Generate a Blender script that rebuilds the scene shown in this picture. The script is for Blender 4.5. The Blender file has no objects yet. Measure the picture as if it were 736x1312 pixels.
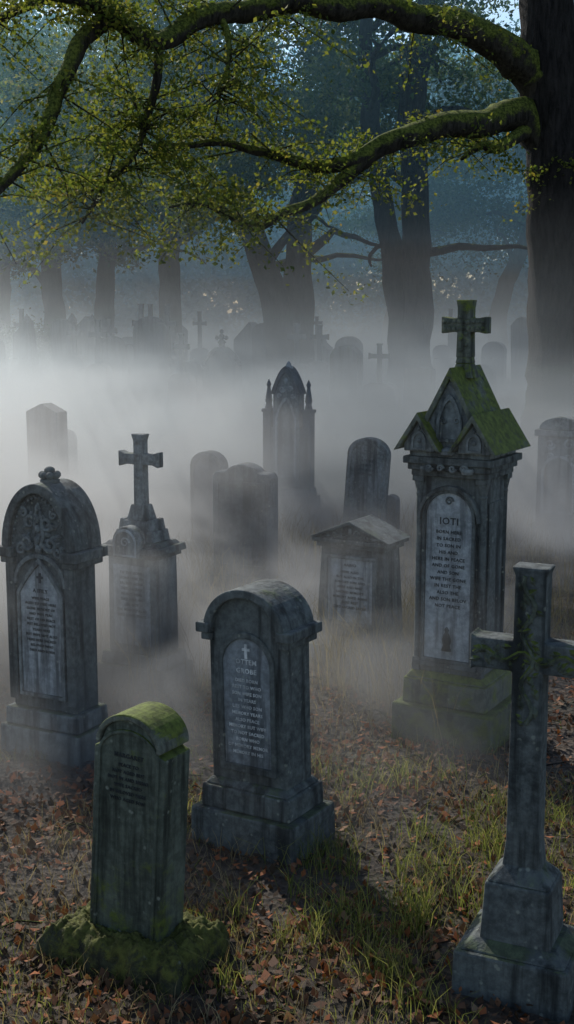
import bpy, math, random
import numpy as np
from mathutils import Vector, noise
random.seed(7); rng = np.random.default_rng(7)
scene = bpy.context.scene
COL = scene.collection

# ------------------------------------------------------------------ helpers
def link(o):
    COL.objects.link(o); return o

def empty(name, loc=(0,0,0), rz=0, tilt=(0,0)):
    e = bpy.data.objects.new(name, None); e.empty_display_size = .2
    e.location = loc; e.rotation_euler = (math.radians(tilt[0]), math.radians(tilt[1]), math.radians(rz))
    return link(e)

class MB:
    def __init__(s): s.v=[]; s.f=[]
    def add(s, v, f):
        o=len(s.v); s.v += [tuple(p) for p in v]; s.f += [tuple(i+o for i in q) for q in f]
    def box(s,x0,x1,y0,y1,z0,z1,t=0.0):
        s.add([(x0,y0,z0),(x1,y0,z0),(x1,y1,z0),(x0,y1,z0),(x0+t,y0+t,z1),(x1-t,y0+t,z1),(x1-t,y1-t,z1),(x0+t,y1-t,z1)],
              [(0,3,2,1),(4,5,6,7),(0,1,5,4),(1,2,6,5),(2,3,7,6),(3,0,4,7)])
    def cbox(s,w,d,z0,z1,t=0.0,cx=0,cy=0):
        s.box(cx-w/2,cx+w/2,cy-d/2,cy+d/2,z0,z1,t)
    def prism(s,pts,y0,y1):
        n=len(pts)
        s.add([(x,y0,z) for x,z in pts]+[(x,y1,z) for x,z in pts],
              [tuple(range(n)),tuple(range(2*n-1,n-1,-1))]+[(i,i+n,(i+1)%n+n,(i+1)%n) for i in range(n)])
    def strip(s,inn,out,y0,y1,closed=False):
        n=len(inn); v=[]
        for (a,b) in zip(inn,out):
            v += [(a[0],y0,a[1]),(b[0],y0,b[1]),(b[0],y1,b[1]),(a[0],y1,a[1])]
        f=[]
        for i in range(n if closed else n-1):
            j=(i+1)%n
            for k in range(4):
                f.append((4*i+k,4*i+(k+1)%4,4*j+(k+1)%4,4*j+k))
        if not closed: f += [(0,1,2,3),(4*n-4,4*n-3,4*n-2,4*n-1)]
        s.add(v,f)
    def lathe(s,prof,cx=0,cy=0,n=16,sx=1,sy=1):
        v=[];f=[]
        for r,z in prof:
            for k in range(n):
                a=2*math.pi*k/n; v.append((cx+sx*r*math.cos(a),cy+sy*r*math.sin(a),z))
        for i in range(len(prof)-1):
            for k in range(n):
                f.append((i*n+k,i*n+(k+1)%n,(i+1)*n+(k+1)%n,(i+1)*n+k))
        f.append(tuple(range(n))); f.append(tuple(range((len(prof)-1)*n,len(prof)*n)))
        s.add(v,f)
    def ball(s,c,r,n=8):
        if not hasattr(r,'__len__'): r=(r,r,r)
        v=[];f=[];m=n//2+1
        for i in range(m+1):
            t=math.pi*i/m
            for k in range(n):
                a=2*math.pi*k/n
                v.append((c[0]+r[0]*math.sin(t)*math.cos(a)+(1e-5*k if i in(0,m) else 0),c[1]+r[1]*math.sin(t)*math.sin(a),c[2]+r[2]*math.cos(t)))
        for i in range(m):
            for k in range(n):
                f.append((i*n+k,i*n+(k+1)%n,(i+1)*n+(k+1)%n,(i+1)*n+k))
        s.add(v,f)
    def leaf(s,c,r,a):
        # small pointed carved leaf, raised in the middle
        ca,sa=math.cos(a),math.sin(a); P=[(-1,0),(-.3,.55),(.35,.45),(1,0),(.35,-.45),(-.3,-.55)]
        v=[(c[0]+r*(x*ca-z*sa),c[1],c[2]+r*(x*sa+z*ca)) for x,z in P]+[(c[0],c[1]-r*.45,c[2])]
        s.add(v,[(i,(i+1)%6,6) for i in range(6)]+[(5,4,3,2,1,0)])
    def tube(s,pts,rad,n=8,cap=True,rough=0.0,seed=0):
        P=[Vector(p) for p in pts]; v=[];f=[]
        up=Vector((0.13,0.31,0.94)); prev=None
        for i,p in enumerate(P):
            d=(P[min(i+1,len(P)-1)]-P[max(i-1,0)]).normalized()
            if prev is None:
                a=d.cross(up)
                if a.length<.1: a=d.cross(Vector((1,0,0)))
                a.normalize()
            else:
                a=prev-d*prev.dot(d); a.normalize()
            prev=a; b=d.cross(a)
            for k in range(n):
                t=2*math.pi*k/n
                q=a*math.cos(t)+b*math.sin(t)
                r=rad[i]
                if rough: r*=1+rough*noise.noise((p+q*rad[i])*(1.6/max(rad[i],.12))*.5+Vector((seed,0,0)))+rough*.5*math.sin(t*5+i*.25+seed)
                v.append(p+q*r)
        for i in range(len(P)-1):
            for k in range(n):
                f.append((i*n+k,i*n+(k+1)%n,(i+1)*n+(k+1)%n,(i+1)*n+k))
        if cap: f.append(tuple(range(n))); f.append(tuple(range((len(P)-1)*n,len(P)*n)))
        s.add(v,f)
    def obj(s,name,mat,parent=None,bevel=0.0,smooth=False,fix=True):
        me=bpy.data.meshes.new(name); me.from_pydata(s.v,[],s.f)
        if fix:
            import bmesh
            bm=bmesh.new(); bm.from_mesh(me); bmesh.ops.recalc_face_normals(bm,faces=bm.faces); bm.to_mesh(me); bm.free()
        if smooth:
            me.polygons.foreach_set('use_smooth',[True]*len(me.polygons))
        me.materials.append(mat)
        o=bpy.data.objects.new(name,me); link(o)
        if parent: o.parent=parent
        if bevel:
            m=o.modifiers.new('bevel','BEVEL'); m.width=bevel; m.segments=2; m.limit_method='ANGLE'; m.angle_limit=math.radians(35)
        return o

def arch(w,z0,zs,rise,n=18,kind='round',step=0.0):
    L=[(-w/2,z0)]
    hw=w/2-step
    if step: L.append((-w/2,zs))
    for i in range(n+1):
        t=math.pi*i/n
        x=-hw*math.cos(t)
        if kind=='round': z=rise*math.sin(t)
        elif kind=='gothic': z=rise*(1-abs(x/hw)**1.75)
        elif kind=='gable': z=rise*(1-abs(x/hw))
        elif kind=='ogee':
            u=abs(x/hw); z=rise*(.55*(1-u**2.5)+.45*(1-u)**2)
        L.append((x,zs+(0 if not step else .012)+z))
    if step: L.append((w/2,zs))
    L.append((w/2,z0))
    return L

def cross_pts(zb,zt,az,ha,t,fl=0.0):
    e=.045
    return [(-t*1.1,zb),(-t,az-t),(-ha+e,az-t),(-ha,az-t-fl),(-ha,az+t+fl),(-ha+e,az+t),(-t,az+t),(-t,zt-e),(-t-fl,zt),
            (t+fl,zt),(t,zt-e),(t,az+t),(ha-e,az+t),(ha,az+t+fl),(ha,az-t-fl),(ha-e,az-t),(t,az-t),(t*1.1,zb)]

# ------------------------------------------------------------------ materials
def newmat(name):
    m=bpy.data.materials.new(name); m.use_nodes=True
    nt=m.node_tree; nt.nodes.clear()
    return m,nt,nt.nodes,nt.links
def N(nt,t):
    return nt.nodes.new(t)
def ramp(nt,fac,stops):
    r=nt.nodes.new('ShaderNodeValToRGB'); e=r.color_ramp.elements
    e[0].position=stops[0][0]; e[0].color=(*stops[0][1],1)
    e[1].position=stops[-1][0]; e[1].color=(*stops[-1][1],1)
    for p,c in stops[1:-1]:
        q=e.new(p); q.color=(*c,1)
    nt.links.new(fac,r.inputs[0]); return r.outputs[0]
def mapr(nt,v,a,b,c=0,d=1,smooth=True):
    m=nt.nodes.new('ShaderNodeMapRange'); m.interpolation_type='SMOOTHSTEP' if smooth else 'LINEAR'
    nt.links.new(v,m.inputs[0])
    for i,x in enumerate((a,b,c,d)): m.inputs[i+1].default_value=x
    return m.outputs[0]
def mth(nt,op,a,b=None,clamp=False):
    m=nt.nodes.new('ShaderNodeMath'); m.operation=op; m.use_clamp=clamp
    for i,x in enumerate((a,b)):
        if x is None: continue
        if isinstance(x,(int,float)): m.inputs[i].default_value=x
        else: nt.links.new(x,m.inputs[i])
    return m.outputs[0]
def mixc(nt,fac,a,b,blend='MIX'):
    m=nt.nodes.new('ShaderNodeMix'); m.data_type='RGBA'; m.blend_type=blend
    for s,x in ((m.inputs[0],fac),(m.inputs[6],a),(m.inputs[7],b)):
        if isinstance(x,(int,float)): s.default_value=x
        elif isinstance(x,tuple): s.default_value=(*x,1)
        else: nt.links.new(x,s)
    return m.outputs[2]
def noise_t(nt,vec,scale,detail=5,rough=.6,dist=0.0):
    n=nt.nodes.new('ShaderNodeTexNoise'); n.inputs['Scale'].default_value=scale; n.inputs['Detail'].default_value=detail
    n.inputs['Roughness'].default_value=rough; n.inputs['Distortion'].default_value=dist
    if vec is not None: nt.links.new(vec,n.inputs['Vector'])
    return n.outputs[0]
def vscale(nt,vec,s):
    m=nt.nodes.new('ShaderNodeMapping'); m.inputs['Scale'].default_value=s; nt.links.new(vec,m.inputs[0]); return m.outputs[0]

def stone_mat(name,light,dark,moss=.4,mossc=(.055,.08,.018),bump=.45,rough=.85):
    m,nt,nd,lk=newmat(name)
    g=N(nt,'ShaderNodeNewGeometry'); P=g.outputs['Position']
    n1=noise_t(nt,P,3.5,7,.65); n2=noise_t(nt,P,28,6,.7); st=noise_t(nt,vscale(nt,P,(14,14,1.1)),1.0,5,.6)
    c=ramp(nt,n1,[(.3,dark),(.68,light)])
    c=mixc(nt,mapr(nt,n2,.35,.75,0,.65),c,tuple(min(1,x*1.7) for x in light))
    c=mixc(nt,mapr(nt,st,.46,.66,0,.85),c,tuple(x*.35 for x in dark))
    vo=N(nt,'ShaderNodeTexVoronoi'); vo.inputs['Scale'].default_value=30; lk.new(P,vo.inputs['Vector'])
    nn=noise_t(nt,P,9,3,.5)
    lich=mth(nt,'MULTIPLY',mapr(nt,vo.outputs['Distance'],.14,.3,1,0),mapr(nt,nn,.54,.62))
    c=mixc(nt,mth(nt,'MULTIPLY',lich,.55),c,(.30,.32,.26))
    s=N(nt,'ShaderNodeSeparateXYZ'); lk.new(g.outputs['True Normal'],s.inputs[0])
    sp=N(nt,'ShaderNodeSeparateXYZ'); lk.new(P,sp.inputs[0])
    n3=noise_t(nt,P,7,6,.7)
    up=mapr(nt,s.outputs[2],.1,.8,0,.30)
    low=mapr(nt,sp.outputs[2],.0,.5,.16,0)
    mk=mth(nt,'ADD',mth(nt,'ADD',n3,up),low)
    mk=mapr(nt,mk,.92-moss*.42,1.10-moss*.42)
    mcol=mixc(nt,mapr(nt,n2,.35,.65),tuple(x*.4 for x in mossc),mossc)
    c=mixc(nt,mth(nt,'MULTIPLY',mk,min(1,.45+moss)),c,mcol)
    b=N(nt,'ShaderNodeBump'); b.inputs['Strength'].default_value=bump; b.inputs['Distance'].default_value=.012
    h=mth(nt,'ADD',mth(nt,'ADD',noise_t(nt,P,45,8,.75),mth(nt,'MULTIPLY',n1,1.5)),mth(nt,'MULTIPLY',mk,.8))
    lk.new(h,b.inputs['Height'])
    p=N(nt,'ShaderNodeBsdfPrincipled'); lk.new(c,p.inputs['Base Color']); lk.new(b.outputs[0],p.inputs['Normal'])
    p.inputs['Roughness'].default_value=rough; p.inputs['Specular IOR Level'].default_value=.3
    o=N(nt,'ShaderNodeOutputMaterial'); lk.new(p.outputs[0],o.inputs[0]); return m

def flat_mat(name,c,rough=.9):
    m,nt,nd,lk=newmat(name)
    g=N(nt,'ShaderNodeNewGeometry')
    cc=ramp(nt,noise_t(nt,g.outputs['Position'],30,4),[(.3,tuple(x*.6 for x in c)),(.7,tuple(x*1.5 for x in c))])
    p=N(nt,'ShaderNodeBsdfPrincipled'); lk.new(cc,p.inputs['Base Color']); p.inputs['Roughness'].default_value=rough
    o=N(nt,'ShaderNodeOutputMaterial'); lk.new(p.outputs[0],o.inputs[0]); return m

def leaf_mat(name,stops,trans=.35,rough=.7):
    m,nt,nd,lk=newmat(name)
    g=N(nt,'ShaderNodeNewGeometry')
    r=mth(nt,'ADD',mth(nt,'MULTIPLY',g.outputs['Random Per Island'],.6),mth(nt,'MULTIPLY',noise_t(nt,g.outputs['Position'],.7,3),.5))
    c=ramp(nt,r,stops)
    d=N(nt,'ShaderNodeBsdfPrincipled'); lk.new(c,d.inputs['Base Color']); d.inputs['Roughness'].default_value=rough; d.inputs['Specular IOR Level'].default_value=.1
    t=N(nt,'ShaderNodeBsdfTranslucent'); lk.new(mixc(nt,1.0,c,(1.3,1.25,.75),'MULTIPLY'),t.inputs[0])
    x=N(nt,'ShaderNodeMixShader'); x.inputs[0].default_value=trans; lk.new(d.outputs[0],x.inputs[1]); lk.new(t.outputs[0],x.inputs[2])
    o=N(nt,'ShaderNodeOutputMaterial'); lk.new(x.outputs[0],o.inputs[0]); return m

def bark_mat(name,moss,base=(.035,.03,.025)):
    m,nt,nd,lk=newmat(name)
    g=N(nt,'ShaderNodeNewGeometry'); P=g.outputs['Position']
    w=noise_t(nt,vscale(nt,P,(7,7,1.3)),2.2,7,.7,.4)
    c=ramp(nt,w,[(.35,tuple(x*.3 for x in base)),(.65,tuple(x*1.6 for x in base))])
    s=N(nt,'ShaderNodeSeparateXYZ'); lk.new(g.outputs['Normal'],s.inputs[0])
    n=noise_t(nt,P,3.0,6,.7); n2=noise_t(nt,P,25,4,.7)
    mk=mapr(nt,mth(nt,'ADD',mth(nt,'MULTIPLY',s.outputs[2],.35),n),.76-.34*moss,.94-.34*moss)
    c=mixc(nt,mk,c,mixc(nt,mapr(nt,n2,.35,.65),(.035,.048,.01),(.17,.19,.035)))
    b=N(nt,'ShaderNodeBump'); b.inputs['Strength'].default_value=.9; b.inputs['Distance'].default_value=.06
    lk.new(mth(nt,'ADD',w,mth(nt,'MULTIPLY',n2,.5)),b.inputs['Height'])
    p=N(nt,'ShaderNodeBsdfPrincipled'); lk.new(c,p.inputs['Base Color']); lk.new(b.outputs[0],p.inputs['Normal']); p.inputs['Roughness'].default_value=.95; p.inputs['Specular IOR Level'].default_value=.15
    o=N(nt,'ShaderNodeOutputMaterial'); lk.new(p.outputs[0],o.inputs[0]); return m

S_dark =stone_mat('weathered_dark_stone',(.105,.117,.112),(.030,.035,.035),.24)
S_mid  =stone_mat('weathered_grey_stone',(.18,.195,.19),(.06,.068,.067),.34)
S_light=stone_mat('weathered_pale_stone',(.32,.34,.345),(.16,.175,.18),.12,bump=.25)
S_panel=stone_mat('engraved_panel_stone',(.21,.23,.24),(.10,.11,.118),.0,bump=.25)
S_moss =stone_mat('mossy_stone',(.10,.115,.09),(.04,.048,.034),.84,(.10,.125,.022))
S_cap  =stone_mat('moss_capped_stone',(.14,.15,.12),(.055,.06,.045),.96,(.13,.16,.026))
S_base =stone_mat('mossy_base_moss',(.06,.065,.035),(.03,.03,.018),.85,(.12,.125,.026),bump=1.0)
S_far  =stone_mat('old_grey_stone',(.095,.106,.112),(.038,.043,.046),.18)
INK=flat_mat('engraving_dark',(.022,.025,.027)); INKL=flat_mat('engraving_pale',(.50,.51,.50))

WORDS="MEMORY BELOVED REST WHO DIED HERE LIES SACRED TO THE OF AGED YEARS ALSO WIFE SON AND HIS BORN PEACE IN GONE BUT NOT".split()
def inscription(parent,head,nlines,x,y,ztop,size,width,mat=INK,seed=0,hs=1.7):
    r=random.Random(seed); z=ztop
    def put(t,sz,z):
        c=bpy.data.curves.new('inscription','FONT'); c.body=t; c.size=sz; c.align_x='CENTER'; c.extrude=.0012; c.resolution_u=2; c.offset=sz*.012
        c.space_character=1.1
        o=bpy.data.objects.new('inscription',c); link(o); o.parent=parent; o.location=(x,y,z); o.rotation_euler=(math.pi/2,0,0)
        c.materials.append(mat)
    for h in head:
        z-=size*hs; put(h,size*hs,z); z-=size*.5
    for i in range(nlines):
        z-=size*1.45; t=''
        tgt=int(width/(size*.72)*(1 if i%3 else .8))
        while len(t)<tgt-3: t+=r.choice(WORDS)+' '
        put(t.strip()[:tgt],size,z)

def scroll(mb,c,r,turns=1.2,dirn=1,rad=.008,y=-.1,a0=0):
    pts=[];k=14
    for i in range(k+1):
        u=i/k; a=a0+dirn*u*turns*2*math.pi; rr=r*(1-.8*u)
        pts.append((c[0]+rr*math.cos(a),y,c[1]+rr*math.sin(a)))
    mb.tube(pts,[rad*(1-.4*i/k) for i in range(k+1)],6)

# ------------------------------------------------------------------ central round-headed headstone
def center_headstone():
    e=empty('headstone',(-.108,5.38,0),-32,(0,-1.2))
    m=MB(); m.cbox(.56,.38,-.1,.155,.004); m.obj('plinth',S_dark,e,.012)
    m=MB(); m.cbox(.475,.31,.155,.26,.004); m.cbox(.45,.285,.26,.29,.025); m.obj('plinth_step',S_dark,e,.010)
    m=MB(); m.prism(arch(.40,.285,.99,.165,24,'round',.03),-.105,.105); m.obj('slab',S_dark,e,.006)
    inn=arch(.34,.985,.985,.155,24)[1:-1]; out=arch(.43,.985,.985,.195,24)[1:-1]
    m=MB(); m.strip(inn,out,-.135,.13)
    for s in(-1,1):
        m.box(min(s*.175,s*.252),max(s*.175,s*.252),-.142,.137,.965,1.012)
        m.box(min(s*.175,s*.232),max(s*.175,s*.232),-.128,.123,.93,.965)
    m.obj('hood_moulding',S_dark,e,.007)
    i=arch(.25,.37,.83,.125,20); o=arch(.30,.335,.83,.155,20)
    m=MB(); m.strip(i,o,-.118,-.1,True); m.obj('panel_frame',S_dark,e,.004)
    m=MB(); m.prism(arch(.25,.37,.83,.125,20),-.109,-.1); m.obj('inscription_panel',S_panel,e)
    m=MB(); m.prism([(-.007,.865),(-.007,.9),(-.02,.9),(-.02,.912),(-.007,.912),(-.007,.93),(.007,.93),(.007,.912),(.02,.912),(.02,.9),(.007,.9),(.007,.865)],-.113,-.108); m.obj('carved_cross',INKL,e)
    inscription(e,['OTTEM','GROBE'],12,0,-.1105,.87,.021,.235,INKL,1,1.5)
center_headstone()

# ------------------------------------------------------------------ leaning mossy headstone
def mossy_headstone():
    e=empty('mossy_headstone',(-.575,4.36,0),-28,(-2,2.2))
    m=MB(); m.prism(arch(.315,-.05,.80,.12,22,'round',.035),-.085,.085); m.obj('slab',S_moss,e,.008)
    i=arch(.245,.1,.78,.09,20); o=arch(.27,.08,.78,.105,20)
    m=MB(); m.strip(i,o,-.094,-.08,True); m.obj('raised_border',S_moss,e,.004)
    m=MB(); m.strip(arch(.25,.82,.82,.1,20)[1:-1],arch(.285,.82,.82,.125,20)[1:-1],-.1,.1); m.obj('rounded_coping',S_cap,e,.006)
    inscription(e,['MARGARET'],6,0,-.0865,.8,.018,.2,INK,5,1.3)
    b=empty('moss_covered_base',(-.575,4.36,0),-28)
    me=MB(); nx,ny=90,64
    V=[];F=[]
    for j in range(ny+1):
        for i2 in range(nx+1):
            u=i2/nx*2-1; v=j/ny*2-1
            x=u*.315;y=v*.2
            edge=max(abs(u)**8,abs(v)**8)
            h=.13*(1-edge)**.4 -.02 + .03*noise.noise(Vector((x*9,y*9,3)))+.024*noise.noise(Vector((x*26,y*26,3)))+.016*noise.noise(Vector((x*75,y*75,3)))
            V.append((x*(1+.08*noise.noise(Vector((y*12,1,1)))),y*(1+.12*noise.noise(Vector((x*12,5,1)))),h if edge<.98 else -.06))
    for j in range(ny):
        for i2 in range(nx):
            a=j*(nx+1)+i2; F.append((a,a+1,a+nx+2,a+nx+1))
    me.add(V,F); me.obj('moss_mound',S_base,b,smooth=True)
mossy_headstone()

# ------------------------------------------------------------------ ornate arched headstone, left
def ornate_headstone():
    e=empty('ornate_arched_headstone',(-1.27,6.56,0),-27)
    m=MB(); m.cbox(.54,.34,-.1,.14,.004); m.cbox(.49,.29,.14,.24,.004); m.obj('plinth',S_mid,e,.012)
    m=MB(); m.prism(arch(.42,.24,1.14,.315,26,'round'),-.1,.1); m.obj('slab',S_dark,e,.006)
    m=MB(); m.strip(arch(.38,1.13,1.13,.30,26)[1:-1],arch(.47,1.13,1.13,.352,26)[1:-1],-.135,.13)
    for s in(-1,1):
        m.box(min(s*.16,s*.27),max(s*.16,s*.27),-.15,.14,1.075,1.13)
        m.box(min(s*.16,s*.25),max(s*.16,s*.25),-.13,.12,1.04,1.075)
        m.box(min(s*.165,s*.225),max(s*.165,s*.225),-.122,-.095,.28,1.04)
    m.obj('arch_moulding_and_pilasters',S_dark,e,.007)
    m=MB(); m.prism(arch(.27,.33,.88,.17,26,'ogee'),-.112,-.098); m.obj('inscription_panel',S_light,e,.002)
    m=MB(); m.strip(arch(.27,.33,.88,.17,26,'ogee'),arch(.305,.31,.885,.2,26,'ogee'),-.124,-.098,True)
    m.strip(arch(.31,.93,.93,.15,20)[1:-1],arch(.35,.93,.93,.175,20)[1:-1],-.12,-.098); m.obj('panel_frame',S_mid,e,.003)
    m=MB(); y=-.108; r=random.Random(8)
    for s in(-1,1):
        scroll(m,(s*.075,1.16),.045,1.3,s,.015,y,0 if s<0 else math.pi)
        scroll(m,(s*.055,1.27),.04,1.3,-s,.014,y,0)
        scroll(m,(s*.12,1.12),.035,1.2,-s,.012,y,1)
        scroll(m,(s*.1,1.32),.025,1.2,s,.010,y,2)
        m.tube([(0,y,1.1),(s*.03,y,1.2),(s*.02,y,1.3),(0,y,1.38)],[.012,.014,.012,.006],6)
        for k in range(20):
            a=r.uniform(.1,math.pi-.1)/1; q=r.uniform(.25,.9)
            m.leaf((s*abs(.15*q*math.cos(a)),y+.004,1.12+.26*q*math.sin(a)),r.uniform(.018,.03),r.uniform(0,6.28))
    for k in range(5):
        m.ball((0,y-.008,1.13+k*.055),(.02-.002*k,.016,.024))
    for k in range(22):
        a=math.pi*(k+.5)/22; m.ball((-.172*math.cos(a),-.112,1.13+.275*math.sin(a)),.008,6)
    m.obj('carved_foliage',S_mid,e,smooth=False)
    m=MB(); z=1.47
    m.lathe([(.05,z),(.055,z+.02),(.03,z+.03),(.034,z+.05),(.012,z+.07)],0,0,14)
    for k in range(7):
        a=2*math.pi*k/7; m.ball((.04*math.cos(a),.04*math.sin(a),z+.045),(.022,.022,.022))
    m.ball((0,0,z+.07),(.03,.03,.022)); m.obj('rosette_finial',S_dark,e,smooth=True)
    inscription(e,['A ITILY'],11,0,-.1135,.92,.020,.245,INK,9,1.4)
    m=MB(); m.prism([(-.006,.945),(-.006,.97),(-.02,.97),(-.02,.982),(-.006,.982),(-.006,1.0),(.006,1.0),(.006,.982),(.02,.982),(.02,.97),(.006,.97),(.006,.945)],-.116,-.111)
    m.obj('engraved_cross',INK,e)
ornate_headstone()

# ------------------------------------------------------------------ pedestal with cross
def cross_pedestal():
    e=empty('cross_pedestal_monument',(-.93,7.81,0),-28)
    m=MB(); m.cbox(.54,.36,-.1,.12,.004); m.cbox(.48,.31,.12,.2,.01); m.obj('plinth',S_mid,e,.01)
    m=MB(); m.cbox(.37,.25,.2,.83,.003); m.obj('die',S_mid,e,.006)
    m=MB(); m.cbox(.41,.29,.83,.86); m.cbox(.46,.34,.86,.905,.006); m.cbox(.40,.28,.905,.93,.02); m.obj('cornice',S_dark,e,.006)
    m=MB(); m.cbox(.30,.2,.93,1.0,.01); m.cbox(.23,.17,1.0,1.06,.012); m.cbox(.15,.13,1.06,1.16,.022)
    for s in(-1,1): m.cbox(.05,.16,1.0,1.07,.01,cx=s*.105,cy=0)
    m.obj('stepped_cap',S_mid,e,.006)
    m=MB(); m.prism(arch(.2,.84,.93,.11,20),-.19,-.1); m.obj('arched_medallion',S_mid,e,.006)
    m=MB(); m.strip(arch(.15,.86,.93,.08,20),arch(.17,.85,.93,.095,20),-.2,-.185,True); scroll(m,(0,.94),.035,1.3,1,.008,-.192); m.obj('medallion_border',S_light,e,.002)
    m=MB(); m.prism(cross_pts(1.15,1.61,1.45,.15,.034,.016),-.035,.035); m.obj('cross',S_mid,e,.006)
    m=MB(); m.strip([(-.02,1.43),(.02,1.43),(.02,1.47),(-.02,1.47)],[(-.034,1.416),(.034,1.416),(.034,1.484),(-.034,1.484)],-.043,-.03,True)
    for p in ((-.1,1.45),(.1,1.45),(0,1.56),(0,1.34)): m.ball((p[0],-.036,p[1]),(.018,.01,.018))
    m.obj('cross_boss',S_mid,e)
    m=MB(); m.box(-.14,.14,-.131,-.12,.26,.78); m.obj('inscription_panel',S_light,e,.003)
    inscription(e,[],9,0,-.1325,.76,.024,.26,INK,13)
cross_pedestal()

# ------------------------------------------------------------------ pedimented headstone
def pediment_headstone():
    e=empty('pedimented_headstone',(.50,8.26,0),-31)
    m=MB(); m.cbox(.64,.40,-.1,.12,.004); m.cbox(.57,.34,.12,.19,.03); m.obj('plinth',S_mid,e,.01)
    m=MB(); m.add([(-.26,-.15,.19),(.26,-.15,.19),(.26,.15,.19),(-.26,.15,.19),(-.235,-.12,.81),(.235,-.12,.81),(.235,.12,.81),(-.235,.12,.81)],
        [(0,3,2,1),(4,5,6,7),(0,1,5,4),(1,2,6,5),(2,3,7,6),(3,0,4,7)]); m.obj('slab',S_dark,e,.006)
    m=MB(); m.cbox(.52,.29,.80,.835); m.cbox(.57,.34,.835,.865); m.prism([(-.285,.865),(0,.975),(.285,.865)],-.15,.15)
    m.strip([(-.27,.866),(0,.968),(.27,.866)],[(-.305,.866),(0,.992),(.305,.866)],-.178,.17)
    m.obj('pediment',S_dark,e,.005)
    m=MB()
    for s in(-1,1):
        scroll(m,(s*.05,.905),.025,1.3,s,.007,-.153); scroll(m,(s*.12,.89),.018,1.2,-s,.006,-.153); m.ball((s*.18,-.152,.88),(.03,.008,.009))
    m.ball((0,-.152,.92),(.016,.012,.025)); m.obj('pediment_carving',S_mid,e,smooth=True)
    m=MB(); m.strip([(-.17,.3),(-.17,.73),(.17,.73),(.17,.3)],[(-.195,.275),(-.195,.755),(.195,.755),(.195,.275)],-.158,-.11,True); m.obj('panel_frame',S_mid,e,.004)
    m=MB(); m.box(-.17,.17,-.149,-.11,.3,.73); m.obj('inscription_panel',S_light,e)
    inscription(e,['ANNO'],8,0,-.1505,.71,.024,.3,INK,21,1.2)
pediment_headstone()

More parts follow.
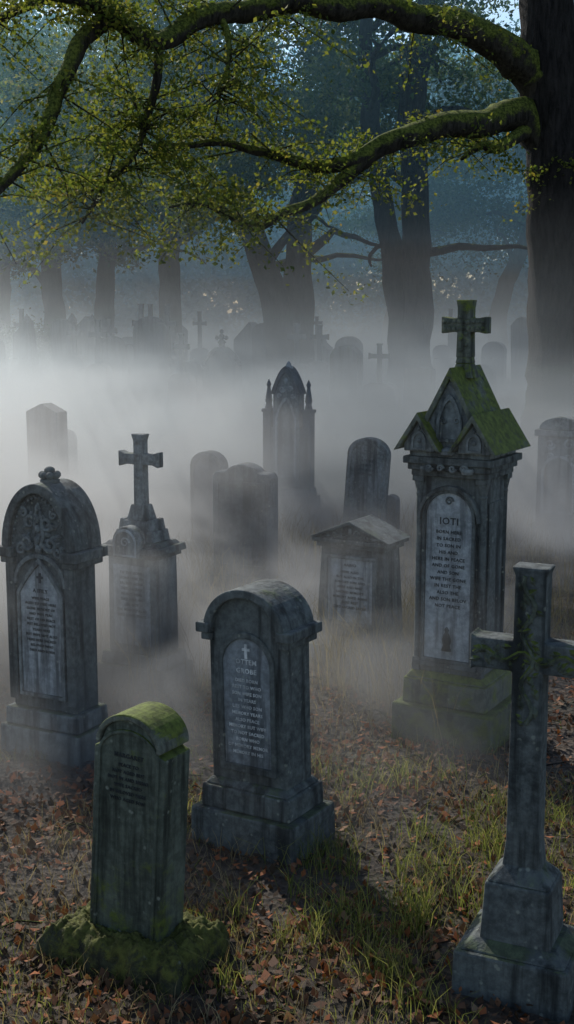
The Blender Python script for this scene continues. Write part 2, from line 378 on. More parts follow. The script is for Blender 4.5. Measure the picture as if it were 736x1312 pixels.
# ------------------------------------------------------------------ tall gothic monument
def gothic_monument():
    e=empty('gothic_monument',(.975,6.80,0),-30)
    m=MB(); m.cbox(.60,.52,-.12,.20,.004); m.obj('lower_plinth',S_moss,e,.014)
    m=MB(); m.cbox(.50,.43,.20,.345,.004); m.cbox(.48,.41,.345,.385,.03); m.obj('upper_plinth',S_cap,e,.010)
    m=MB(); m.cbox(.385,.33,.38,1.50); m.obj('shaft',S_dark,e,.004)
    m=MB()
    for sx in(-1,1):
        for sy in(-1,1):
            cx,cy=sx*.185,sy*.158
            m.cbox(.05,.05,.385,.46,.004,cx,cy); m.lathe([(.02,.46),(.02,1.38),(.024,1.39),(.02,1.40),(.033,1.46)],cx,cy,12); m.cbox(.068,.068,1.46,1.49,0,cx,cy)
    m.obj('corner_colonnettes',S_dark,e,.003)
    m=MB(); m.cbox(.45,.39,1.49,1.525); m.cbox(.48,.43,1.525,1.56,-.0); m.cbox(.52,.47,1.56,1.60); m.obj('cornice',S_dark,e,.006)
    g=.158
    m=MB(); m.cbox(.46,.42,1.60,1.64)
    m.prism([(-.17,1.64),(-.17,1.70),(0,2.03),(.17,1.70),(.17,1.64)],-.2,.2)
    for s in(-1,1): m.prism([(s*g-.09,1.63),(s*g-.09,1.67),(s*g,1.80),(s*g+.09,1.67),(s*g+.09,1.63)],-.245,.235)
    m.obj('gable_blocks',S_mid,e,.004)
    m=MB()
    m.strip([(-.19,1.66),(0,2.025),(.19,1.66)],[(-.222,1.66),(0,2.085),(.222,1.66)],-.225,.225)
    for s in(-1,1):
        c=s*g; m.strip([(c-.108,1.64),(c,1.80),(c+.108,1.64)],[(c-.138,1.632),(c,1.845),(c+.138,1.632)],-.285,.275)
    m.obj('gable_roofs',S_cap,e,.005)
    m=MB()
    m.strip([(x,z) for x,z in arch(.11,1.70,1.80,.11,16,'gothic')],[(x,z) for x,z in arch(.145,1.685,1.80,.14,16,'gothic')],-.215,-.195,True)
    for s in(-1,1):
        c=s*g; m.strip([(c+x,z) for x,z in arch(.06,1.65,1.68,.045,10)],[(c+x,z) for x,z in arch(.086,1.64,1.68,.062,10)],-.257,-.24,True)
        m.ball((c,-.248,1.69),(.014,.01,.014)); m.ball((c,-.25,1.755),(.010,.01,.013))
        scroll(m,(s*.04,1.80),.018,1.2,s,.006,-.204)
        m.lathe([(.03,1.52),(.035,1.535),(.03,1.55)],s*.12,-.235,10)
        scroll(m,(s*.1,1.545),.022,1.3,s,.008,-.24); scroll(m,(s*.035,1.545),.02,1.3,-s,.008,-.24)
    m.lathe([(.02,1.61),(.04,1.62),(.04,1.64),(.02,1.66)],0,-.22,10)
    m.obj('gable_tracery',S_mid,e)
    m=MB(); m.cbox(.12,.12,2.02,2.10,.02); m.cbox(.085,.085,2.10,2.135,.006); m.obj('cross_base',S_cap,e,.004)
    m=MB(); m.prism(cross_pts(2.13,2.44,2.305,.13,.038,.008),-.04,.04); m.obj('cross',S_cap,e,.006)
    m=MB()
    for k in range(26):
        x=-.11+.22*(k%9)/8; z=2.305+(.018 if k%2 else -.018)
        if k>=18: x=(.015 if k%2 else -.015); z=2.17+.03*(k-18)
        m.ball((x,-.042,z),(.012,.008,.012),6)
    m.obj('cross_carving',S_cap,e)
    m=MB(); m.prism(arch(.27,.47,1.27,.135,24),-.182,-.16); m.obj('inscription_panel',S_light,e,.002)
    m=MB(); m.strip(arch(.27,.47,1.27,.135,24),arch(.31,.45,1.27,.158,24),-.195,-.16,True)
    m.strip(arch(.33,1.25,1.25,.17,24)[1:-1],arch(.36,1.25,1.25,.195,24)[1:-1],-.205,-.16)
    m.cbox(.36,.03,.42,.45,0,0,-.18); m.obj('tablet_frame',S_dark,e,.004)
    inscription(e,['IOTI'],12,0,-.1835,1.285,.026,.25,INK,33,2.1)
    m=MB(); z=.55
    m.lathe([(.03,z-.03),(.02,z),(.028,z+.03),(.018,z+.06),(.01,z+.075),(.014,z+.09),(.004,z+.105)],0,-.184,12,1,.5)
    scroll(m,(0,1.36),.025,1.4,1,.006,-.186); m.obj('carved_figure',S_dark,e,smooth=True)
    m=MB(); m.box(.19,.2,-.10,.10,.5,1.35); m.obj('side_panel',S_dark,e,.004)
gothic_monument()

# ------------------------------------------------------------------ near stone cross, right
def near_cross():
    e=empty('stone_cross',(.845,4.14,0),-25)
    m=MB(); m.cbox(.42,.36,-.1,.155,.006); m.cbox(.39,.33,.155,.19,.05); m.obj('plinth',S_dark,e,.012)
    m=MB(); m.cbox(.255,.225,.18,.40,.012); m.cbox(.23,.2,.40,.46,.055); m.obj('pedestal',S_dark,e,.010)
    m=MB(); m.prism([(-.07,.44),(-.058,.54),(-.054,1.16),(-.19,1.16),(-.205,1.148),(-.205,1.282),(-.19,1.27),(-.054,1.27),(-.054,1.5),(-.066,1.53),(.066,1.53),(.054,1.5),(.054,1.27),(.19,1.27),(.205,1.282),(.205,1.148),(.19,1.16),(.054,1.16),(.058,.54),(.07,.44)],-.05,.05)
    m.obj('cross',S_dark,e,.010)
    m=MB(); r=random.Random(4); y=-.05
    m.tube([(.022*math.sin(k*.9),y,.98+.026*k) for k in range(21)],[.009]*21,6)
    m.tube([(-.19+.02*k,y,1.215+.018*math.sin(k*.9)) for k in range(20)],[.009]*20,6)
    for k in range(48):
        if k<24: p=(r.uniform(-.036,.036),y+.001,.98+.022*k)
        else: p=(-.185+.0155*(k-24),y+.001,r.uniform(1.18,1.25))
        m.leaf(p,r.uniform(.018,.03),r.uniform(0,6.28))
    m.obj('carved_ivy',S_moss,e)
near_cross()

# ------------------------------------------------------------------ generic stones for the rows behind
def headstone(name,x,y,w,h,d=.14,kind='round',rz=-28,tilt=(0,0),mat=None,rise=None,step=0,base=True,frame=True):
    mat=mat or S_far
    e=empty(name,(x,y,0),rz,tilt); rise=w*.4 if rise is None else rise
    m=MB(); zb=-.1
    if base:
        m.cbox(w*1.28,d*1.9,-.12,h*.1,.005); m.obj('plinth',mat,e,.012); zb=h*.1
    m=MB(); m.prism(arch(w,zb,h-rise,rise,18,kind,step),-d/2,d/2); m.obj('slab',mat,e,.012)
    if frame:
        m=MB(); k=.76; z1=max(h*.28,zb+.05)
        m.strip(arch(w*k,z1,h-rise-.02,rise*k,16,kind),arch(w*k+.05,z1-.025,h-rise-.02,rise*k+.03,16,kind),-d/2-.014,-d/2+.01,True); m.obj('raised_border',mat,e)
        inscription(e,[],4,0,-d/2-.001,h-rise-.02,w*.075,w*.62,INK,int(x*100)%97)
    return e

headstone('round_topped_headstone',-.77,12.15,.37,1.0,.14)
e=empty('broad_headstone',(-.36,10.57,0),-24)
m=MB(); m.prism([(-.275,-.1),(-.275,.96),(-.25,1.0),(-.17,1.005)]+[(-.15+.3*k/12,1.01+.065*max(0,math.sin(math.pi*k/12))**.7) for k in range(13)]+[(.17,1.005),(.25,1.0),(.275,.96),(.275,-.1)],-.09,.09); m.obj('slab',S_far,e,.014)
m=MB(); m.strip([(-.21,.2),(-.21,.9),(.21,.9),(.21,.2)],[(-.235,.175),(-.235,.925),(.235,.925),(.235,.175)],-.102,-.08,True); m.obj('raised_border',S_far,e,.003)
m=MB(); m.cbox(.68,.3,-.1,.1,.005); m.obj('plinth',S_far,e,.012)

headstone('leaning_headstone',.80,12.8,.44,1.07,.15,tilt=(0,4),mat=S_mid)
headstone('footstone',1.12,13.1,.16,.42,.12,frame=False,base=False)
headstone('block_headstone',-2.88,14.8,.46,1.27,.2,'gable',rise=.1,mat=S_far,frame=False)
e=empty('tablet_headstone',(2.86,12.8,0),-28)
m=MB(); m.cbox(.62,.34,-.1,.14,.004); m.cbox(.46,.2,.14,1.08); m.obj('slab',S_mid,e,.01)
m=MB(); m.cbox(.52,.26,1.08,1.15); m.prism(arch(.44,1.15,1.16,.12,16),-.1,.1); m.obj('carved_head',S_mid,e,.01)
m=MB()
for s in(-1,1):
    scroll(m,(s*.1,1.0),.06,1.4,s,.014,-.1); scroll(m,(s*.1,.87),.04,1.4,-s,.012,-.1)
m.strip(arch(.3,.3,.72,.14,14),arch(.35,.28,.72,.165,14),-.115,-.09,True); m.obj('carving',S_light,e)
headstone('carved_headstone',3.5,13.6,.55,1.2,.18,'gothic',mat=S_mid)

e=empty('pinnacled_gothic_headstone',(.02,14.8,0),-24)
m=MB(); m.cbox(.70,.36,-.1,.16,.004); m.cbox(.64,.28,.16,.26,.01); m.obj('plinth',S_mid,e,.01)
m=MB(); m.prism(arch(.34,.26,1.38,.30,22,'gothic'),-.08,.08); m.obj('slab',S_mid,e,.008)
m=MB(); m.strip(arch(.28,1.36,1.38,.25,22,'gothic')[1:-1],arch(.38,1.36,1.38,.33,22,'gothic')[1:-1],-.11,.10)
m.cbox(.56,.12,.26,.98,0,0,0)
for s in(-1,1):
    m.cbox(.10,.14,.26,1.16,0,s*.26,0); m.cbox(.125,.165,1.16,1.20,0,s*.26,0); m.lathe([(.05,1.20),(.035,1.26),(.045,1.30),(.02,1.46),(.03,1.49),(.004,1.55)],s*.26,0,10)
m.obj('arch_and_pinnacles',S_far,e,.006)
m=MB(); m.strip(arch(.22,.4,1.1,.2,18,'gothic'),arch(.27,.38,1.1,.24,18,'gothic'),-.1,-.07,True)
for s in(-1,1): scroll(m,(s*.05,1.44),.04,1.4,s,.013,-.085); scroll(m,(s*.09,1.36),.03,1.4,-s,.01,-.085)
m.ball((0,-.08,1.54),(.03,.02,.04)); m.lathe([(.05,1.68),(.06,1.70),(.03,1.72),(.03,1.74),(.004,1.77)],0,0,10)
m.obj('tracery',S_light,e)

def far_finial():
    e=empty('finial_headstone',(-1.48,28.3,0),-28)
    m=MB(); m.cbox(.95,.5,-.1,.25,.01); m.prism(arch(.74,.25,1.15,.32,18,'gothic'),-.14,.14); m.strip(arch(.66,1.15,1.15,.28,18,'gothic')[1:-1],arch(.82,1.15,1.15,.37,18,'gothic')[1:-1],-.19,.18)
    for s in(-1,1): m.cbox(.16,.3,.25,1.1,0,s*.36,0); m.lathe([(.09,1.1),(.05,1.2),(.07,1.25),(.01,1.36)],s*.36,0,8)
    m.lathe([(.08,1.5),(.06,1.56),(.1,1.62),(.05,1.68)],0,0,10)
    m.ball((0,0,1.74),(.07,.07,.07)); m.ball((-.12,0,1.72),(.06,.06,.05)); m.ball((.12,0,1.72),(.06,.06,.05)); m.ball((0,0,1.86),(.05,.05,.06))
    m.obj('carved_stone',S_far,e,.01)
far_finial()
headstone('round_topped_headstone',-2.2,28.0,.6,1.2,.2,mat=S_far,frame=False)
def far_cross(x,y,w,hp,ht,ha,t=.05,rz=-20):
    e=empty('stone_cross',(x,y,0),rz)
    m=MB(); m.cbox(w*1.25,.5,-.1,.18,.01); m.prism(arch(w,.18,hp-.2,.2,12),-.18,.18); m.prism(cross_pts(hp-.03,ht,ht-(ht-hp)*.33,ha,t,.02),-t*.8,t*.8)
    m.obj('pedestal_and_cross',S_far,e,.008)
far_cross(-2.2,26.0,.5,1.05,1.86,.19,.045)
far_cross(1.82,24.5,.72,.95,1.70,.22,.045)
headstone('round_topped_headstone',1.16,24.4,.62,1.66,.25,mat=S_far,frame=False)
headstone('block_headstone',2.72,25.5,.6,1.2,.25,'gable',rise=.05,mat=S_far,frame=False)
headstone('round_topped_headstone',6.05,36.4,.7,1.42,.25,mat=S_far,frame=False)
headstone('round_topped_headstone',4.6,37.0,.5,1.3,.25,mat=S_far,frame=False)
headstone('round_topped_headstone',4.9,31.0,.6,1.0,.25,mat=S_far,frame=False)
headstone('gabled_headstone',.95,41.,1.1,1.5,.5,'gable',rise=.45,mat=S_far,frame=False)
far_cross(1.0,41.8,.6,1.45,2.1,.2,.05)
headstone('gabled_headstone',-1.2,43.,1.2,1.9,.5,'gable',rise=.6,mat=S_far,frame=False)
headstone('round_topped_headstone',-4.4,38.,.4,1.3,.2,mat=S_far,frame=False)
headstone('block_headstone',-3.2,17.5,.4,.7,.2,'round',mat=S_far,frame=False)
rr=random.Random(11)
for k in range(44):
    y=rr.uniform(31,46); x=rr.uniform(-.25,-.085)*y if k<32 else rr.uniform(-.1,.26)*y
    h=rr.uniform(1.3,2.2); c=rr.random()
    if c<.3: far_cross(x,y,.6,1.0,rr.uniform(1.9,2.5),.25,.06)
    elif c<.4:
        e=empty('obelisk',(x,y,0),-20); m=MB(); m.cbox(.9,.9,-.1,.4,.02); m.cbox(.6,.6,.4,.8,.02); m.cbox(.42,.42,.8,2.0,.09); m.cbox(.24,.24,2.0,2.2,.11); m.obj('shaft',S_far,e,.01)
    else: headstone('weathered_headstone',x,y,rr.uniform(.5,.9),h,.25,rr.choice(['round','gable','gothic','round']),mat=S_far,frame=False,tilt=(0,rr.uniform(-4,4)))

# ------------------------------------------------------------------ ground
def gz(x,y):
    return .035*noise.noise(Vector((x*.7,y*.7,0)))+.02*noise.noise(Vector((x*2.5,y*2.5,4)))+(.012*noise.noise(Vector((x*9,y*9,9))) if y<14 else 0)-.02
def ground():
    m,nt,nd,lk=newmat('ground_soil_and_litter')
    g=N(nt,'ShaderNodeNewGeometry'); P=g.outputs['Position']
    a=noise_t(nt,P,1.2,6,.65); b=noise_t(nt,P,22,8,.75); v=N(nt,'ShaderNodeTexVoronoi'); v.inputs['Scale'].default_value=26; lk.new(P,v.inputs['Vector'])
    c=ramp(nt,b,[(.3,(.018,.014,.010)),(.5,(.05,.038,.028)),(.72,(.115,.09,.065))])
    sv=N(nt,'ShaderNodeSeparateColor'); lk.new(v.outputs['Color'],sv.inputs[0])
    c=mixc(nt,mth(nt,'MULTIPLY',mapr(nt,sv.outputs[0],.55,.8),.5),c,(.12,.085,.055))
    c=mixc(nt,mapr(nt,a,.48,.66,0,.6),c,(.055,.055,.025))
    bp=N(nt,'ShaderNodeBump'); bp.inputs['Strength'].default_value=1; bp.inputs['Distance'].default_value=.03
    lk.new(mth(nt,'ADD',b,v.outputs['Distance']),bp.inputs['Height'])
    p=N(nt,'ShaderNodeBsdfPrincipled'); lk.new(c,p.inputs['Base Color']); lk.new(bp.outputs[0],p.inputs['Normal']); p.inputs['Roughness'].default_value=.95
    o=N(nt,'ShaderNodeOutputMaterial'); lk.new(p.outputs[0],o.inputs[0])
    def axis(lo,hi,fa,fb,fine,growth):
        L=[fa]
        while L[-1]<fb: L.append(L[-1]+fine)
        s=fine; R=[]; q=L[-1]
        while q<hi: s*=growth; q+=s; R.append(q)
        s=fine; Q=[]; q=L[0]
        while q>lo: s*=growth; q-=s; Q.append(q)
        return Q[::-1]+L+R
    X=axis(-300,300,-3,3,.05,1.15); Y=axis(-40,500,2.5,11,.05,1.12)
    V=[(x,y,gz(x,y) if abs(x)<60 and y<120 else 0) for y in Y for x in X]; nx=len(X)
    F=[(j*nx+i,j*nx+i+1,(j+1)*nx+i+1,(j+1)*nx+i) for j in range(len(Y)-1) for i in range(nx-1)]
    M=MB(); M.v=V; M.f=F; M.obj('ground',m,None,smooth=True,fix=False)
ground()

# ------------------------------------------------------------------ leaf clouds
def mesh_np(name,V,F,mat,parent=None):
    me=bpy.data.meshes.new(name); nf=len(F); k=F.shape[1]
    me.vertices.add(len(V)); me.vertices.foreach_set('co',V.astype(np.float32).ravel())
    me.loops.add(nf*k); me.loops.foreach_set('vertex_index',F.astype(np.int32).ravel())
    me.polygons.add(nf); me.polygons.foreach_set('loop_start',np.arange(0,nf*k,k,dtype=np.int32)); me.polygons.foreach_set('loop_total',np.full(nf,k,dtype=np.int32))
    me.update(calc_edges=True); me.materials.append(mat)
    o=bpy.data.objects.new(name,me); link(o)
    if parent: o.parent=parent
    return o
def leaves(name,C,size,mat,parent=None,updown=.6,aspect=.6,var=.4):
    n=len(C)
    d=rng.normal(size=(n,3)); d/=np.linalg.norm(d,axis=1)[:,None]
    u=rng.normal(size=(n,3))*(1-updown)+np.array([0,0,updown])
    s=np.cross(d,u); s/=np.linalg.norm(s,axis=1)[:,None]+1e-6
    L=(size*(1+var*rng.uniform(-1,1,n)))[:,None]
    nr=np.cross(d,s)
    p0=C-d*L*.5; p2=C+d*L*.5; p1=C+s*L*aspect*.5+nr*L*.12; p3=C-s*L*aspect*.5+nr*L*.12
    V=np.stack([p0,p1,p2,p3],1).reshape(-1,3); i=np.arange(n)*4
    F=np.stack([i,i+1,i+2,i+3],1)
    return mesh_np(name,V,F,mat,parent)

def blob(center,r,n,flat=.55):
    p=rng.normal(size=(n,3))*.5; return p*np.array([r,r,r*flat])+np.array(center)
def crown_pts(c,R,ncl,per,cr):
    out=[]
    for _ in range(ncl):
        d=rng.normal(size=3); d/=np.linalg.norm(d); q=rng.uniform(.35,1)**.6
        p=np.array(c)+d*np.array(R)*q
        out.append(blob(p,cr*rng.uniform(.6,1.3),per))
    return np.concatenate(out)

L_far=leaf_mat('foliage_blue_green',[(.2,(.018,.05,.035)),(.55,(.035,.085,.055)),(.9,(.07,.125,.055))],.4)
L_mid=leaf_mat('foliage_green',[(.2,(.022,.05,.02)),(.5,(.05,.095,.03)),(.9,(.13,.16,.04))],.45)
L_near=leaf_mat('foliage_yellow_green',[(.2,(.045,.072,.016)),(.5,(.11,.145,.03)),(.85,(.21,.21,.045)),(.98,(.25,.13,.03))],.5)
BARK=bark_mat('bark_dark',.1,(.024,.021,.019)); BARKM=bark_mat('bark_mossy',1.0,(.04,.035,.028))

def cr_spline(P,k=6):
    P=[Vector(p) for p in P]; out=[]
    Q=[P[0]*2-P[1]]+P+[P[-1]*2-P[-2]]
    for i in range(1,len(Q)-2):
        for j in range(k):
            t=j/k; a,b,c,d=Q[i-1:i+3]
            out.append(.5*((2*b)+(c-a)*t+(2*a-5*b+4*c-d)*t*t+(3*b-a-3*c+d)*t**3))
    out.append(P[-1]); return out
def limb(mb,P,rads,n=10,k=6,rough=.1,wob=.06,seed=0):
    S=cr_spline(P,k); m=len(S)
    S=[p+Vector((noise.noise(p*1.1+Vector((seed,0,0))),noise.noise(p*1.1+Vector((0,seed+7,0))),noise.noise(p*1.3+Vector((0,3,seed)))))*wob*(min(1,i/4)) for i,p in enumerate(S)]
    R=[float(np.interp(i/(m-1)*(len(rads)-1),range(len(rads)),rads)) for i in range(m)]
    mb.tube(S,R,n,rough=rough,seed=seed); return S,R

def tree(name,x,y,stems,crowns,ncl,per,cr,size,mat,seed=0,limbs=7):
    e=empty(name,(x,y,0)); r=random.Random(seed); m=MB()
    for (P,rad) in stems:
        S,R=limb(m,P,rad,14,6,.12,.1,seed)
        for q in range(limbs):
            i=int(len(S)*r.uniform(.45,.95)); b=S[i]
            a=r.uniform(0,6.28); L=r.uniform(2,4.2)
            E=b+Vector((math.cos(a)*L,math.sin(a)*L,r.uniform(-.2,1.6)))
            limb(m,[b,(b+E)/2+Vector((0,0,r.uniform(0,.8))),E],[R[i]*.5,.09,.03],6,5,.08,.25,seed+q)
    m.obj('trunk_and_limbs',BARK,e,smooth=True,fix=False)
    for j,(c,R_,w,mt) in enumerate(crowns):
        leaves('crown_foliage',crown_pts(c,R_,max(4,int(ncl*w)),per,cr),size,mt or mat,e)

tree('twin_stemmed_tree',0.0,38,[([(0,0,-.3),(-.1,0,1.2),(-.45,0,3),(-1.2,0,5),(-2.2,.3,8),(-2.8,.5,11)],[.75,.5,.42,.36,.26,.1]),
     ([(.25,.1,-.3),(.3,.1,1.2),(.35,0,3.2),(.5,-.1,5.5),(1.2,-.2,8),(1.5,-.2,12)],[.7,.48,.42,.36,.26,.1])],
     [((-.6,0,9.4),(5.2,4,4.2),1,None)],95,330,1.1,.15,L_mid,3)
tree('old_forked_tree',3.1,32,[([(0,0,-.3),(-.05,0,1),(-.3,0,2.8),(-.65,.1,4.6),(-1.0,.1,7),(-1.2,.1,10)],[.7,.42,.30,.27,.24,.12]),
     ([(.1,-.1,-.3),(.12,-.1,1),(.18,-.1,3),(.15,-.1,5),(.0,-.1,7.5),(.5,-.1,11)],[.75,.48,.38,.35,.32,.2])],
     [((-.5,1.5,9.2),(4,3,3.4),1,None)],60,300,1.0,.14,L_mid,5)
tree('broadleaf_tree',-3.55,38,[([(0,0,-.3),(0,0,1.5),(0,0,3.5),(.1,0,6),(0,0,9)],[.6,.36,.32,.3,.15])],
     [((-1.5,0,8.9),(5,4,3.8),.8,None),((-.5,-3.5,6.9),(4.6,2,2.6),.6,L_near)],90,330,1.0,.13,L_mid,8)
tree('broadleaf_tree',-8.5,46,[([(0,0,-.3),(0,0,1.5),(-.1,0,3.5),(.1,0,6),(0,0,9)],[.6,.4,.36,.3,.15])],
     [((0,0,8.4),(4.5,4,4.4),1,None)],100,300,1.2,.18,L_mid,9)
tree('broadleaf_tree',-7.3,50,[([(0,0,-.3),(0,0,1.5),(.1,0,3.5),(.3,0,6),(0,0,9)],[.6,.4,.36,.3,.15])],
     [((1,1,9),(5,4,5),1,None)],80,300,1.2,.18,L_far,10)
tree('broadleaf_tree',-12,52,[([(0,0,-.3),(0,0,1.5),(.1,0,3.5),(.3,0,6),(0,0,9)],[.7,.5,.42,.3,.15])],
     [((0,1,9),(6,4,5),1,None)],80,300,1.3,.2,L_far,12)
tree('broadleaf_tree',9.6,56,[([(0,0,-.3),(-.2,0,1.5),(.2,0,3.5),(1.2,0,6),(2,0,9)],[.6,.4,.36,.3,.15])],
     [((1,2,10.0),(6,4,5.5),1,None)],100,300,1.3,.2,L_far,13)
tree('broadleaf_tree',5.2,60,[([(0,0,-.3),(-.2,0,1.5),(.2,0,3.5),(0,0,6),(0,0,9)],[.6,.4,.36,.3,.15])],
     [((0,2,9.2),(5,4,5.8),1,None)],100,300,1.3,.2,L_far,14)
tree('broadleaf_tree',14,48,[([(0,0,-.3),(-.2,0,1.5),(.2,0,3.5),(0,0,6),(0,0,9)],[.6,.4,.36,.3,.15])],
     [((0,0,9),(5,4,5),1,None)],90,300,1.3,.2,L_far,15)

# distant mass of trees closing the view
P=[]
for k in range(560):
    x=rng.uniform(-46,46); y=rng.uniform(78,98); z=rng.uniform(0,1)**1.3*18+.5
    P.append(blob((x,y,z),rng.uniform(2.0,3.6),300,.6))
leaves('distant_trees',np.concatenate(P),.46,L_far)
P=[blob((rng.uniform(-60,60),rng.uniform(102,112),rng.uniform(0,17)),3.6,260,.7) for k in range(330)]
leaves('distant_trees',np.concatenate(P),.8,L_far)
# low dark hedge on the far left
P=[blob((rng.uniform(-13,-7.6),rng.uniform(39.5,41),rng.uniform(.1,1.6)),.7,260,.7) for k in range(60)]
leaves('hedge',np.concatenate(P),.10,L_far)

# ------------------------------------------------------------------ big mossy oak on the right
def oak():
    e=empty('mossy_oak_tree'); m=MB()
    limb(m,[(4.75,20,-.3),(4.68,20,.3),(4.6,20,1.2),(4.40,20,2.9),(4.22,20,4.7),(4.02,20,7),(3.85,20,10),(3.4,20,14)],[1.25,.85,.70,.56,.48,.42,.3,.15],22,8,.10,.05,2)
    m.obj('trunk',BARK,e,smooth=True,fix=False)
    m=MB(); S=[]
    A=[(4.0,20,5.7),(3.53,19.8,6.14),(2.82,19.4,6.44),(2.02,19,6.56),(1.25,18.6,6.64),(.35,18.2,6.60),(-.51,17.8,6.45),(-1.11,17.4,6.21),(-1.56,17,5.9),(-1.88,16.7,5.86),(-2.24,16.4,6.01),(-2.67,16,6.15),(-3.4,15.6,6.3)]
    S.append(limb(m,A,[.36,.29,.23,.2,.18,.17,.155,.14,.13,.12,.10,.08,.05],12,6,.16,.14,1))
    S.append(limb(m,[(-2.24,16.4,6.01),(-2.6,16.2,5.6),(-2.88,16,5.14),(-2.94,15.8,4.78),(-3.12,15.6,4.38),(-3.3,15.4,4.03),(-3.6,15.2,3.6)],[.12,.11,.1,.09,.085,.07,.05],10,6,.16,.1,4))
    S.append(limb(m,[(4.1,20,4.9),(3.56,19.8,5.40),(2.97,19.3,5.09),(2.21,18.9,4.92),(1.49,18.5,4.74),(.91,18.2,4.46),(.35,18,4.38),(-.25,17.8,4.56),(-.84,17.6,4.6),(-1.36,17.4,4.52),(-1.8,17.2,4.45)],[.32,.24,.20,.18,.15,.12,.09,.07,.05,.04,.03],12,6,.16,.12,5))
    S.append(limb(m,[(1.3,18.4,4.66),(.95,18.2,4.3),(.57,18,3.99),(.13,17.8,3.76),(-.41,17.6,3.48),(-.83,17.4,3.62),(-1.19,17.2,3.76),(-1.6,17,3.7)],[.12,.10,.085,.075,.06,.045,.035,.02],9,6,.16,.1,6))
    S.append(limb(m,[(-1.65,16.9,5.9),(-1.8,17,5.16),(-1.95,17,4.5),(-2.42,17,4.0),(-2.8,17,3.57)],[.07,.055,.05,.04,.02],8,6,.14,.15,7))
    S.append(limb(m,[(3.7,19.8,5.1),(3.2,19.3,4.75),(2.9,19.1,4.8),(2.6,19,4.6)],[.12,.09,.06,.03],8,5,.14,.08,8))
    S.append(limb(m,[(-.9,17.5,6.3),(-.75,17.2,5.7),(-.95,17,5.2),(-.85,17,4.9)],[.05,.035,.025,.015],7,5,.14,.15,9))
    S.append(limb(m,[(-2.0,16.6,5.9),(-2.6,16.9,6.3),(-3.3,17.1,6.3),(-4.2,17.2,5.9)],[.09,.07,.06,.05],8,5,.14,.12,10))
    S.append(limb(m,[(4.1,20,4.2),(4.7,19.6,4.5),(5.6,19,4.6)],[.15,.1,.05],8,5,.14,.12,10))
    r=random.Random(3); pts=[]; dens=[32,20,22,22,46,6,20,22,10]
    for (Sp,R),cnt in zip(S,dens):
        for _ in range(int(cnt*1.5)):
            i=int(r.uniform(.22,1)*(len(Sp)-1)); b=Sp[i]
            a=r.uniform(0,6.28); L=r.uniform(.35,1.35)
            E=b+Vector((math.cos(a)*L,math.sin(a)*L*.8,r.uniform(-.8,.45)*L))
            mid=(b+E)/2+Vector((r.uniform(-.1,.1),r.uniform(-.1,.1),r.uniform(0,.2)))
            m.tube([b,mid,E],[.016,.009,.004],5)
            for q in range(int(84*L)):
                t=r.uniform(.25,1.08); p=(b.lerp(mid,t*2) if t<.5 else mid.lerp(E,(t-.5)*2))
                pts.append(p+Vector((r.gauss(0,.12),r.gauss(0,.12),r.gauss(-.02,.06))))
    m.obj('mossy_branches',BARKM,e,smooth=True,fix=False)
    leaves('leafy_sprays',np.array([tuple(p) for p in pts]),.066,L_near,e,.5,.65)
    C=np.concatenate([crown_pts((2.5,22,12.4),(7,5,3.4),60,260,1.0),crown_pts((6.6,20.5,5.4),(1.3,2,2.0),26,240,.6)])
    leaves('crown_foliage',C,.12,L_mid,e)
oak()

# ------------------------------------------------------------------ grass and fallen leaves
def on_ground(xy): return np.array([[x,y,gz(x,y)] for x,y in xy])
def blades(name,xy,h,w,mat,lean=.5,parent=None):
    B=on_ground(xy); n=len(B); a=rng.uniform(0,2*np.pi,n); H=h*rng.uniform(.35,1.25,n)
    d=np.stack([np.cos(a),np.sin(a),np.zeros(n)],1)*(lean*rng.uniform(.1,1,n)*H)[:,None]
    f=rng.uniform(0,2*np.pi,n); s=np.stack([np.cos(f),np.sin(f),np.zeros(n)],1)*w*.5
    up=np.array([0,0,1.])
    m1=B+d*.3+up*(H*.55)[:,None]; t=B+d+up*(H*.97)[:,None]
    V=np.stack([B-s,B+s,m1+s*.75,m1-s*.75,t+s*.12,t-s*.12],1).reshape(-1,3); i=np.arange(n)*6
    F=np.concatenate([np.stack([i,i+1,i+2,i+3],1),np.stack([i+3,i+2,i+4,i+5],1)])
    return mesh_np(name,V,F,mat,parent)
G_green=leaf_mat('grass_green',[(.2,(.06,.085,.02)),(.5,(.13,.16,.045)),(.9,(.26,.25,.10))],.5)
G_dry=leaf_mat('grass_dry',[(.2,(.09,.07,.04)),(.5,(.20,.16,.09)),(.9,(.34,.28,.17))],.35)
Lf=leaf_mat('fallen_leaf_brown',[(.2,(.03,.021,.015)),(.42,(.065,.043,.028)),(.58,(.12,.065,.04)),(.74,(.26,.085,.03)),(.92,(.28,.21,.14))],.15)
def region(n,y0,y1,k=.27,m=.5,p=1.0):
    y=y0+(y1-y0)*rng.uniform(0,1,n)**p; x=rng.uniform(-1,1,n)*(k*y+m); return np.stack([x,y],1)
def filt(xy,sc,th,off=0):
    v=np.array([noise.noise(Vector((x*sc,y*sc,off))) for x,y in xy]); return xy[v>th]
L1=on_ground(region(19000,2.8,9,.27,.6,1.1)); L1[:,2]+=rng.uniform(.004,.035,len(L1))
leaves('fallen_leaves',L1,.034,Lf,None,.88,.62,.6)
L2=on_ground(filt(region(7000,2.8,7.5,.27,.6),1.3,.02,5)); L2[:,2]+=rng.uniform(.01,.04,len(L2))
leaves('fallen_leaves',L2,.048,Lf,None,.75,.7,.4)
blades('dry_grass',filt(region(30000,3,13,.27,.6,.9),.9,-.12,2),.10,.0035,G_dry,1.1)
blades('green_grass',filt(region(20000,3,10,.27,.6),1.1,.09,8),.06,.0038,G_green,1.0)
c=np.stack([rng.normal(.38,.26,38),rng.normal(4.65,.38,38)],1)
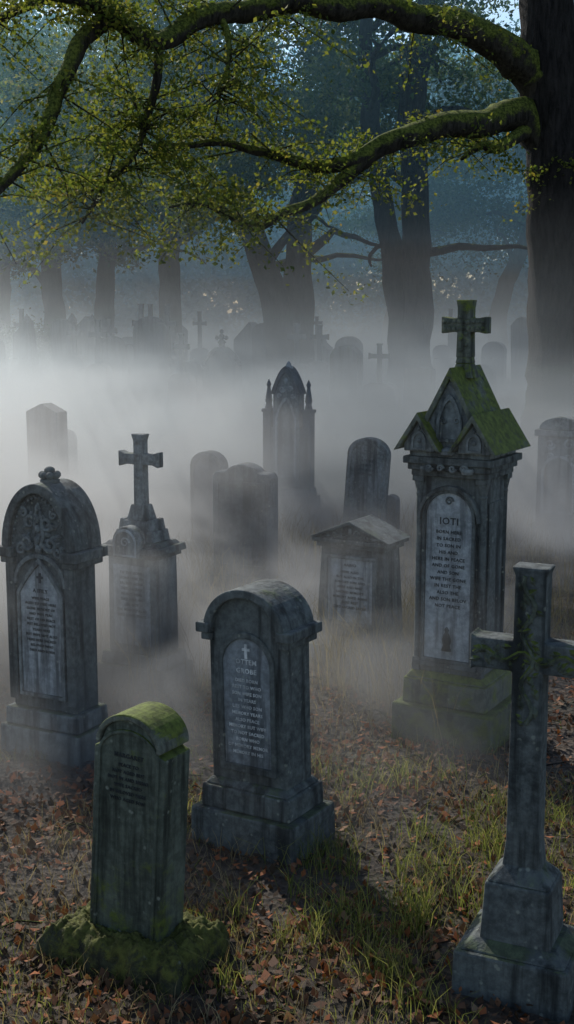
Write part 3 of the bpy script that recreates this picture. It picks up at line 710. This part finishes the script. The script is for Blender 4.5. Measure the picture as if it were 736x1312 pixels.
c=np.concatenate([c,np.stack([rng.normal(.78,.15,14),rng.normal(5.3,.4,14)],1),np.stack([rng.uniform(-1.2,1.4,24),rng.uniform(4.0,7,24)],1)])
g=np.repeat(c,30,0)+rng.normal(size=(len(c)*30,2))*.045
blades('green_grass_tufts',g,.15,.0042,G_green,1.1)
c=np.concatenate([np.stack([rng.normal(.72,.22,60),rng.normal(8.0,.6,60)],1),np.stack([rng.uniform(-2.4,0,120),rng.uniform(7.5,13,120)],1),np.stack([rng.uniform(0,2.6,100),rng.uniform(7.5,13,100)],1)])
g=np.repeat(c,20,0)+rng.normal(size=(len(c)*20,2))*.06
blades('tall_dry_grass',g,.46,.0042,G_dry,.7)
m=MB(); r=random.Random(2)
for k in range(110):
    y=r.uniform(3,8); x=r.uniform(-1,1)*(.27*y+.4); a=r.uniform(0,6.28); L=r.uniform(.05,.24); z=gz(x,y)+.02
    m.tube([(x,y,z),(x+math.cos(a)*L*.5,y+math.sin(a)*L*.5,z+.015),(x+math.cos(a+.3)*L,y+math.sin(a+.3)*L,z)],[.005,.004,.002],5)
m.obj('fallen_twigs',BARK,None)

# ------------------------------------------------------------------ fog
def fog_mat(name,color,g,build,rate=1.0):
    m,nt,nd,lk=newmat(name)
    geo=N(nt,'ShaderNodeNewGeometry')
    v=N(nt,'ShaderNodeVolumePrincipled'); v.inputs['Color'].default_value=(*color,1); v.inputs['Anisotropy'].default_value=g
    v.inputs['Density Attribute'].default_value=''; v.inputs['Temperature Attribute'].default_value=''
    d=build(nt,geo.outputs['Position'])
    if isinstance(d,float): v.inputs['Density'].default_value=d
    else: lk.new(d,v.inputs['Density'])
    o=N(nt,'ShaderNodeOutputMaterial'); lk.new(v.outputs[0],o.inputs['Volume'])
    m.cycles.volume_step_rate=rate
    if isinstance(d,float): m.cycles.homogeneous_volume=True
    return m
def sep(nt,v):
    s=N(nt,'ShaderNodeSeparateXYZ'); nt.links.new(v,s.inputs[0]); return s.outputs
def f_near(nt,P):
    s=sep(nt,P)
    n=noise_t(nt,vscale(nt,P,(.7,.85,1.1)),1.0,3,.55,.9)
    n=mth(nt,'ADD',n,mapr(nt,s[0],-1.6,1.1,.07,-.045))
    d=mapr(nt,n,.45,.64)
    h=mth(nt,'POWER',2.718,mth(nt,'MULTIPLY',s[2],-2.0))
    y=mapr(nt,s[1],5.0,8.4,.05,1)
    return mth(nt,'MULTIPLY',mth(nt,'MULTIPLY',mth(nt,'MULTIPLY',d,h),y),2.8)
def f_far(nt,P):
    s=sep(nt,P)
    n=noise_t(nt,vscale(nt,P,(.34,.24,.8)),1.0,2,.55,.6)
    d=mapr(nt,n,.32,.60,.16,1)
    h=mth(nt,'POWER',2.718,mth(nt,'MULTIPLY',s[2],-1.7))
    y=mapr(nt,s[1],16,42,1.0,.42)
    return mth(nt,'ADD',mth(nt,'MULTIPLY',mth(nt,'MULTIPLY',mth(nt,'MULTIPLY',d,h),y),1.25),.002)
fe=empty('fog')
m=MB(); m.box(-6,6,4.6,12.4,-.2,1.9); m.obj('ground_fog',fog_mat('fog_near',(.97,.99,1.0),.68,f_near,.55),fe)
m=MB(); m.box(-25,25,12.5,64,-.2,3.6); m.obj('fog_bank',fog_mat('fog_far',(.86,.95,1.0),.68,f_far,.36),fe)
m=MB(); m.box(-40,40,23,64,3.65,18); m.obj('haze',fog_mat('haze_upper',(.38,.74,1.0),.5,lambda nt,P:.0055),fe)
m=MB(); m.box(-60,60,64.1,100,-.3,18); m.obj('distant_haze',fog_mat('haze_distant',(.32,.70,1.0),.5,lambda nt,P:.026),fe)

# ------------------------------------------------------------------ light, sky, camera
sun_dir=Vector((-.42,.78,.62)).normalized()
el=math.asin(sun_dir.z); az=math.atan2(sun_dir.x,sun_dir.y)
w=bpy.data.worlds.new("World"); scene.world=w; w.use_nodes=True; nt=w.node_tree; nt.nodes.clear()
sk=nt.nodes.new('ShaderNodeTexSky'); sk.sky_type='NISHITA'; sk.sun_disc=False; sk.sun_elevation=el; sk.sun_rotation=az%(2*math.pi)
bg=nt.nodes.new('ShaderNodeBackground'); bg.inputs[1].default_value=.15
ow=nt.nodes.new('ShaderNodeOutputWorld'); nt.links.new(sk.outputs[0],bg.inputs[0]); nt.links.new(bg.outputs[0],ow.inputs[0])
L=bpy.data.lights.new('sun','SUN'); L.energy=5.0; L.angle=math.radians(.5); L.color=(1,.96,.89)
so=link(bpy.data.objects.new('sun',L)); so.rotation_euler=sun_dir.to_track_quat('Z','Y').to_euler()
cam=bpy.data.cameras.new('camera'); co=link(bpy.data.objects.new('camera',cam))
cam.sensor_fit='VERTICAL'; cam.sensor_height=24; cam.sensor_width=24; cam.lens=28.98; cam.clip_end=1500; cam.clip_start=.05
co.location=(0,0,2.4); co.rotation_euler=(math.radians(80.6),0,0)
scene.camera=co
scene.view_settings.view_transform='Standard'; scene.view_settings.look='None'; scene.view_settings.exposure=0
